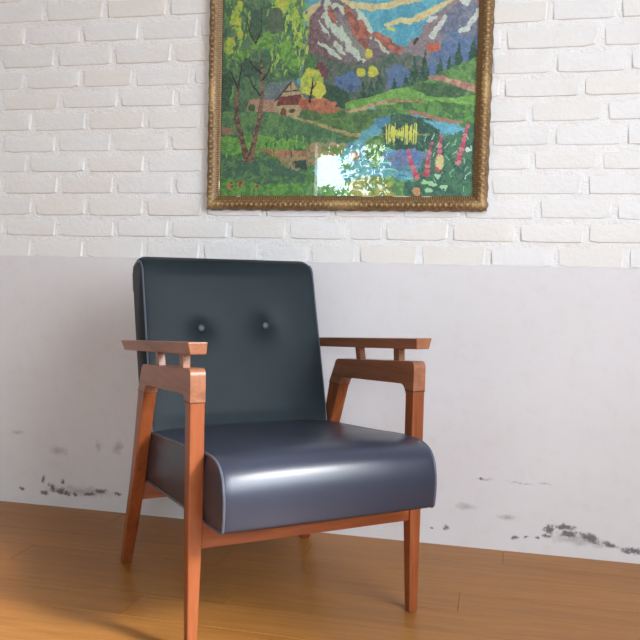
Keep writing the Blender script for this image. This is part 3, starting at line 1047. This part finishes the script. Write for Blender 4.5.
# big left foliage
poly([(216, -60), (300, -60), (306, 0), (308, 40), (304, 80), (290, 100), (270, 112), (216, 118)], (86, 124, 86), 4, 10, alt=(70, 108, 80), altp=0.5, sc=8)
for q in range(430):
    rx_, ry_ = RNG.uniform(218, 309), RNG.uniform(-56, 100)
    if ry_ > 78 and rx_ > 262:
        continue
    light = (rx_ > 276) or ry_ < -6 or (abs(rx_ - 236) < 14 and ry_ < 66)
    light = light and RNG.random() < 0.62
    pal = [(124, 168, 72), (106, 152, 70), (148, 178, 74), (132, 162, 78)] if light else [(84, 128, 88), (100, 142, 86), (70, 104, 82), (104, 124, 98), (86, 116, 92)]
    ln_ = RNG.uniform(3, 9)
    stroke([(rx_, ry_), (rx_ + RNG.uniform(-2, 2), ry_ + ln_)], [RNG.uniform(1.5, 3.5), 0.8], pal[int(RNG.integers(len(pal)))], 1.5)
for cx, cy, a, b in ((234, 18, 6, 9), (228, 45, 5, 8), (239, 33, 4, 6), (283, 8, 6, 8), (297, 22, 4, 12), (290, 2, 8, 6), (302, 42, 3, 8), (238, 5, 4, 5)):
    ell(cx, cy, a, b, (178, 184, 66), 4, 4, alt=(148, 180, 66), altp=0.35)
for q in range(120):
    gx, gy = RNG.uniform(268, 312), RNG.uniform(-30, 66)
    stroke([(gx, gy), (gx + RNG.uniform(-2.5, 1), gy + RNG.uniform(4, 9))], [2.6, 0.8], [(128, 176, 74), (168, 184, 80), (104, 156, 74), (150, 184, 78)][q % 4], 1.0)
for cx, cy, a, b in ((240, 56, 9, 6), (262, 45, 12, 6), (288, 52, 8, 12), (296, 66, 6, 10), (230, 92, 5, 9), (270, 36, 8, 5)):
    ell(cx, cy, a, b, (112, 166, 70), 4, 4, alt=(86, 134, 70), altp=0.4)
poly([(218, 72), (232, 76), (228, 112), (218, 114)], (58, 92, 66), 3)
ell(276, 22, 9, 14, (84, 104, 82), 4); ell(256, 26, 7, 14, (64, 100, 76), 4); ell(252, 68, 12, 9, (64, 96, 76), 4)
ell(314, 66, 6, 12, (72, 118, 66), 3)
# house
poly([(250, 100), (279, 100), (279, 113), (248, 112)], (166, 128, 104), 1)
poly([(264, 101), (269, 84), (297, 81), (281, 100)], (100, 116, 120), 0.8, alt=(112, 126, 126), altp=0.4)
poly([(277, 103), (296, 83), (310, 101), (303, 118), (277, 118)], (168, 152, 112), 0.8)
poly([(281, 98), (305, 96), (307, 106), (280, 107)], (128, 66, 54), 0.8, alt=(96, 56, 50), altp=0.45, sc=2)
stroke([(278, 102), (296, 82)], 1.8, (74, 60, 58), 0.4)
stroke([(296, 82), (314, 103)], [2.5, 4], (104, 112, 112), 0.5)
stroke([(286, 93), (302, 92)], 1.4, (92, 66, 56), 0.3)
stroke([(294, 84), (294, 93)], 1.2, (92, 66, 56), 0.3)
poly([(284, 119), (284, 111), (287, 108.5), (290, 111), (290, 119)], (118, 74, 52), 0.4)
ell(296, 112, 3, 2, (84, 74, 56), 1); ell(253, 108, 4, 4, (66, 98, 58), 2)
# bushes by the house
ell(322, 107, 19, 6.5, (176, 110, 80), 3, alt=(150, 92, 70), altp=0.4)
ell(334, 112, 13, 4, (168, 104, 74), 2); ell(308, 104, 6, 4, (166, 94, 70), 2)
ell(316, 84, 12.5, 14, (184, 188, 74), 4, 5, alt=(150, 172, 70), altp=0.35)
ell(322, 92, 9, 8, (190, 190, 72), 3)
stroke([(314, 104), (316, 92), (317, 80)], [2.4, 1.8, 1], (40, 44, 38), 0.8)
stroke([(316, 92), (320, 86)], 1, (40, 44, 38), 0.5)
# left ground bands
poly([(218, 112), (260, 112), (300, 117), (318, 122), (318, 142), (262, 136), (218, 132)], (76, 118, 80), 3, alt=(94, 138, 80), altp=0.45)
poly([(218, 126), (232, 128), (234, 136), (218, 134)], (150, 112, 92), 1.5)
poly([(218, 136), (240, 138), (262, 136), (290, 140), (312, 144), (312, 150), (270, 152), (218, 158)], (108, 166, 74), 3, 4, alt=(86, 144, 70), altp=0.45)
poly([(258, 150), (285, 151), (316, 153), (316, 158), (280, 158)], (168, 116, 86), 1.5, alt=(150, 100, 76), altp=0.4)
poly([(282, 158), (316, 157), (316, 166), (300, 172), (286, 166)], (158, 136, 98), 2, alt=(120, 128, 86), altp=0.35)
poly([(218, 152), (232, 158), (250, 162), (270, 158), (286, 168), (312, 172), (312, 186), (218, 184)], (66, 108, 84), 4, 4, alt=(88, 134, 82), altp=0.4)
poly([(298, 163), (313, 160), (313, 172), (302, 170)], (46, 78, 66), 2)
poly([(218, 176), (236, 182), (270, 186), (318, 184), (318, 202), (218, 202)], (98, 160, 70), 3, 4, alt=(78, 132, 68), altp=0.45)
for q in range(26):
    gx = RNG.uniform(220, 312); gy = RNG.uniform(138, 160)
    stroke([(gx, gy), (gx + RNG.uniform(-1, 1), gy - RNG.uniform(3, 7))], 1.2, (124, 180, 76) if q % 2 else (48, 94, 66), 0.5)
for cx, cy, a in ((231, 187, 3.6), (243, 185, 3.4), (259.5, 187, 2.8)):
    ell(cx, cy, a, a * 0.9, (184, 122, 74), 1.5, alt=(120, 72, 50), altp=0.4, sc=2)
# trunks
stroke([(249, 160), (243, 140), (237, 118), (237, 100), (239, 84)], [7, 5.5, 5, 4, 2], (132, 100, 82), 0.8, alt=(92, 68, 58), altp=0.45, sc=3)
stroke([(253, 160), (257, 140), (262, 118), (264, 96), (264, 78), (261, 56)], [7, 5.5, 5, 4, 3.5, 1.5], (138, 104, 84), 0.8, alt=(96, 70, 60), altp=0.4, sc=3)
for pts, wd in (([(238, 88), (232, 76), (229, 70)], [2, 1.4, 0.8]), ([(239, 84), (241, 70), (241, 60)], [2, 1.2, 0.8]), ([(263, 74), (253, 66), (249, 58)], [2.2, 1.6, 0.8]),
                ([(264, 80), (271, 72), (274, 62)], [2, 1.2, 0.8]), ([(262, 96), (254, 86), (248, 74)], [2, 1.5, 0.8]), ([(256, 44), (250, 34), (246, 16)], [1.4, 1.2, 0.7]), ([(256, 44), (262, 30), (262, 10)], [1.4, 1.3, 0.8])):
    stroke(pts, wd, (60, 48, 48), 0.6)
# middle path and pond
stroke([(296, 119), (318, 124), (340, 132), (356, 137), (376, 138)], [2, 3, 3.5, 4, 3], (168, 152, 104), 1, alt=(146, 128, 88), altp=0.35)
poly([(312, 126), (336, 134), (350, 140), (346, 146), (312, 146)], (70, 112, 76), 2, alt=(88, 134, 84), altp=0.4)
poly([(312, 145), (340, 145), (362, 146), (352, 154), (330, 162), (312, 166)], (160, 134, 98), 3, alt=(118, 128, 84), altp=0.4)
poly([(352, 150), (366, 138), (384, 122), (400, 117), (430, 120), (462, 128), (472, 134), (466, 150), (440, 176), (420, 190), (350, 192), (330, 180), (318, 172), (336, 160)], (84, 150, 166), 3, alt=(96, 164, 170), altp=0.4)
poly([(384, 121), (404, 117), (432, 122), (446, 130), (446, 152), (420, 156), (392, 150)], (48, 88, 76), 2, alt=(62, 104, 78), altp=0.4)
poly([(380, 122), (394, 119), (396, 128), (384, 132)], (76, 132, 160), 2)
stroke([(416, 116), (430, 119), (444, 124), (464, 127)], [3, 4, 4, 3], (158, 110, 92), 1.2)
poly([(428, 122), (450, 128), (470, 134), (468, 142), (440, 132)], (92, 162, 182), 2)
poly([(372, 140), (388, 138), (392, 152), (386, 168), (376, 166), (370, 152)], (110, 158, 74), 3, 4, alt=(70, 116, 70), altp=0.4)
poly([(388, 154), (420, 152), (444, 158), (432, 172), (392, 172)], (86, 124, 168), 3, alt=(108, 116, 148), altp=0.4)
stroke([(386, 137), (434, 138)], 1.6, (130, 132, 84), 0.6)
for q in range(15):
    gx = 393 + q * 2.05 + RNG.uniform(-0.5, 0.5)
    hh2 = RNG.uniform(6, 10) * (0.55 if 5 <= q <= 7 else 1)
    stroke([(gx, 136), (gx + RNG.uniform(-1, 1), 136 - hh2)], [2, 0.8], (198, 202, 82), 0.3)
    stroke([(gx, 137), (gx + RNG.uniform(-1, 1), 137 + hh2 * 1.1)], [2, 0.8], (188, 196, 84), 0.3)
for q in range(42):
    gx, gy = RNG.uniform(322, 425), RNG.uniform(160, 186)
    stroke([(gx, gy), (gx + RNG.uniform(6, 20), gy + RNG.uniform(-0.6, 0.6))], 1.4, [(126, 186, 190), (66, 122, 158), (98, 158, 120), (74, 142, 164)][q % 4], 0.6)
for cx, cy, a, b, c in ((345, 152, 6, 5, (110, 130, 66)), (362, 158, 5, 5, (150, 110, 74)), (330, 160, 6, 4, (128, 150, 84)), (352, 166, 6, 4, (98, 146, 96)), (356, 148, 4, 3, (60, 110, 150)), (340, 176, 8, 4, (112, 170, 150))):
    ell(cx, cy, a, b, c, 3, 4)
# lower bank
poly([(310, 184), (340, 186), (362, 180), (400, 178), (418, 186), (425, 202), (310, 202)], (84, 136, 80), 3, 4, alt=(108, 160, 88), altp=0.4)
poly([(356, 184), (372, 178), (392, 178), (400, 186), (402, 202), (356, 202)], (156, 152, 76), 3, 4, alt=(98, 124, 66), altp=0.42)
poly([(424, 178), (432, 158), (446, 140), (462, 138), (484, 126), (484, 202), (410, 202), (412, 188)], (66, 116, 86), 4, 4, alt=(54, 98, 82), altp=0.45)
for q in range(60):
    gx, gy = RNG.uniform(424, 478), RNG.uniform(142, 196)
    a = RNG.uniform(-1, 1)
    stroke([(gx, gy), (gx + a * 5, gy - RNG.uniform(2, 6))], 1.1, [(120, 176, 140), (80, 140, 92), (150, 190, 160), (44, 84, 76)][q % 4], 0.4)
for cx, cy in ((440, 186), (436, 192), (444, 178), (450, 188), (432, 184)):
    ell(cx, cy, 4, 2.2, (150, 206, 146), 2, 3)
def spire(pts, col, wd):
    for (x, y, w_) in pts:
        pass
for pts, n in (([(414, 153), (418, 166), (424, 180)], 9), ([(437, 147), (434, 162), (433, 177)], 8), ([(446, 140), (445, 156), (444, 172)], 8), ([(471, 130), (467, 148), (463, 165)], 9)):
    for q in range(n):
        f = q / (n - 1)
        i = min(int(f * 2), 1); g = f * 2 - i
        x = pts[i][0] + (pts[i + 1][0] - pts[i][0]) * g; y = pts[i][1] + (pts[i + 1][1] - pts[i][1]) * g
        ell(x, y, 1.6 + 1.8 * f, 2.0, [(196, 86, 110), (180, 70, 90), (204, 112, 124)][q % 3], 1.2, 3)
ell(446, 164, 4.5, 7, (204, 182, 124), 2, 3, alt=(210, 140, 120), altp=0.3); ell(424, 193, 4, 4, (190, 140, 90), 1.5)
ell(472, 153, 2.5, 3, (210, 214, 200), 1)
# thread-to-thread variation
img += RNG.normal(0, 7.0, (NZ, NX, 1)) + RNG.normal(0, 2.0, (NZ, NX, 3))
gr = img.mean(-1, keepdims=True)
img = np.clip(gr + (img - gr) * 0.86, 0, 255)
alb = np.clip(lin(img) * 1.9 + 0.022, 0, 1)  # brightened, with a grey lift that paints haze over the threads

vx = np.linspace(-CW / 2, CW / 2, NX + 1)
vz = np.linspace(-CH_ / 2, CH_ / 2, NZ + 1)
VX, VZ = np.meshgrid(vx, vz)
co = np.stack([VX, np.full_like(VX, -0.004), VZ], -1).reshape(-1, 3)
i0 = (np.arange(NZ)[:, None] * (NX + 1) + np.arange(NX)[None, :]).ravel()
quads = np.stack([i0, i0 + 1, i0 + NX + 2, i0 + NX + 1], 1)
cme = bpy.data.meshes.new('stitched_canvas')
cme.vertices.add(len(co)); cme.vertices.foreach_set('co', co.ravel())
nq = len(quads)
cme.loops.add(nq * 4); cme.loops.foreach_set('vertex_index', quads.ravel())
cme.polygons.add(nq); cme.polygons.foreach_set('loop_start', np.arange(nq) * 4)
cme.update(calc_edges=True)
at = cme.attributes.new('thread', 'FLOAT_COLOR', 'FACE')
at.data.foreach_set('color', np.concatenate([alb.reshape(-1, 3), np.ones((nq, 1))], 1).ravel())
canvas = link('stitched_canvas', cme, M_CANVAS, pic)
canvas['label'] = 'needlepoint scene of trees, chalet, pond and snowy mountains'
box('glass_pane', (-CW / 2, -0.0075, -CH_ / 2), (CW / 2, -0.0060, CH_ / 2), M_GLASS, pic)
box('backing_board', (-CW / 2 - 0.01, -0.0030, -CH_ / 2 - 0.01), (CW / 2 + 0.01, 0.0, CH_ / 2 + 0.01), mat_simple('card_backing', (110, 90, 70), 0.9), pic)

# ------------------------------------------------------------------ outside the back door (mirrored in the picture glass)
struct(box('ground', (-14, -16, -0.20), (14, FY - 0.12, -0.08), mat_simple('yard_ground', (150, 146, 138), 0.9)))
def mat_leaf():
    m = NT('garden_leaf')
    geo = m.n('ShaderNodeNewGeometry')
    c = m.ramp(m.noise(geo.outputs['Position'], 7, 3), [(0.3, rgba(58, 104, 40)), (0.7, rgba(120, 164, 72))])
    m.set(Base_Color=c, Roughness=0.6)
    return m.m
M_LEAF = mat_leaf()
def leaf_cloud(name, clumps, n, parent, size):
    V, F = [], []
    for k in range(n):
        cx, cy, cz, rx, ry, rz = clumps[k % len(clumps)]
        d = RNG.normal(size=3); d /= np.linalg.norm(d)
        r = RNG.random() ** 0.45
        c = np.array((cx, cy, cz)) + d * r * np.array((rx, ry, rz))
        a = RNG.normal(size=3); a /= np.linalg.norm(a)
        b = np.cross(a, RNG.normal(size=3)); b /= np.linalg.norm(b)
        s_ = size * RNG.uniform(0.7, 1.3)
        i = len(V)
        V += [tuple(c - a * s_), tuple(c + b * s_ * 0.42), tuple(c + a * s_), tuple(c - b * s_ * 0.42)]
        F.append((i, i + 1, i + 2, i + 3))
    me = bpy.data.meshes.new(name)
    me.from_pydata(V, [], F)
    o = link(name, me, M_LEAF, parent)
    o['kind'] = 'stuff'
    return o
M_BARK = mat_simple('garden_bark', (96, 80, 64), 0.9)
def plant(name, loc, label, cat, clumps, n, size, stem_h, stem_r):
    e = bpy.data.objects.new(name, None)
    COL.objects.link(e)
    e.location = loc
    tag(e, label, cat)
    bm = bmesh.new()
    path = [(0.02 * math.sin(q * 1.3), 0.0, stem_h * q / 6) for q in range(7)]
    part('stem', tube(path, stem_r, 8), M_BARK, e)
    leaf_cloud('foliage', clumps, n, e, size)
    return e
plant('garden_shrub', (-2.55, -7.3, -0.08), 'low leafy shrub outside, mirrored at the foot of the picture glass', 'shrub',
      [(0, 0, 1.12, 0.85, 0.35, 0.95), (-0.5, 0.05, 0.95, 0.5, 0.35, 0.9), (0.5, 0, 1.08, 0.5, 0.35, 0.90), (0.2, 0, 1.60, 0.5, 0.25, 0.34)], 6500, 0.045, 1.2, 0.03)
plant('garden_tree', (-1.65, -9.6, -0.08), 'leafy tree outside, mirrored right of the pale patch on the picture glass', 'tree',
      [(0, 0, 2.5, 0.9, 0.6, 1.0), (-0.35, 0, 3.3, 1.0, 0.5, 0.5), (0.3, 0, 1.5, 0.9, 0.5, 0.9), (-1.15, 0, 3.05, 0.75, 0.5, 0.42)], 8500, 0.06, 2.4, 0.06)
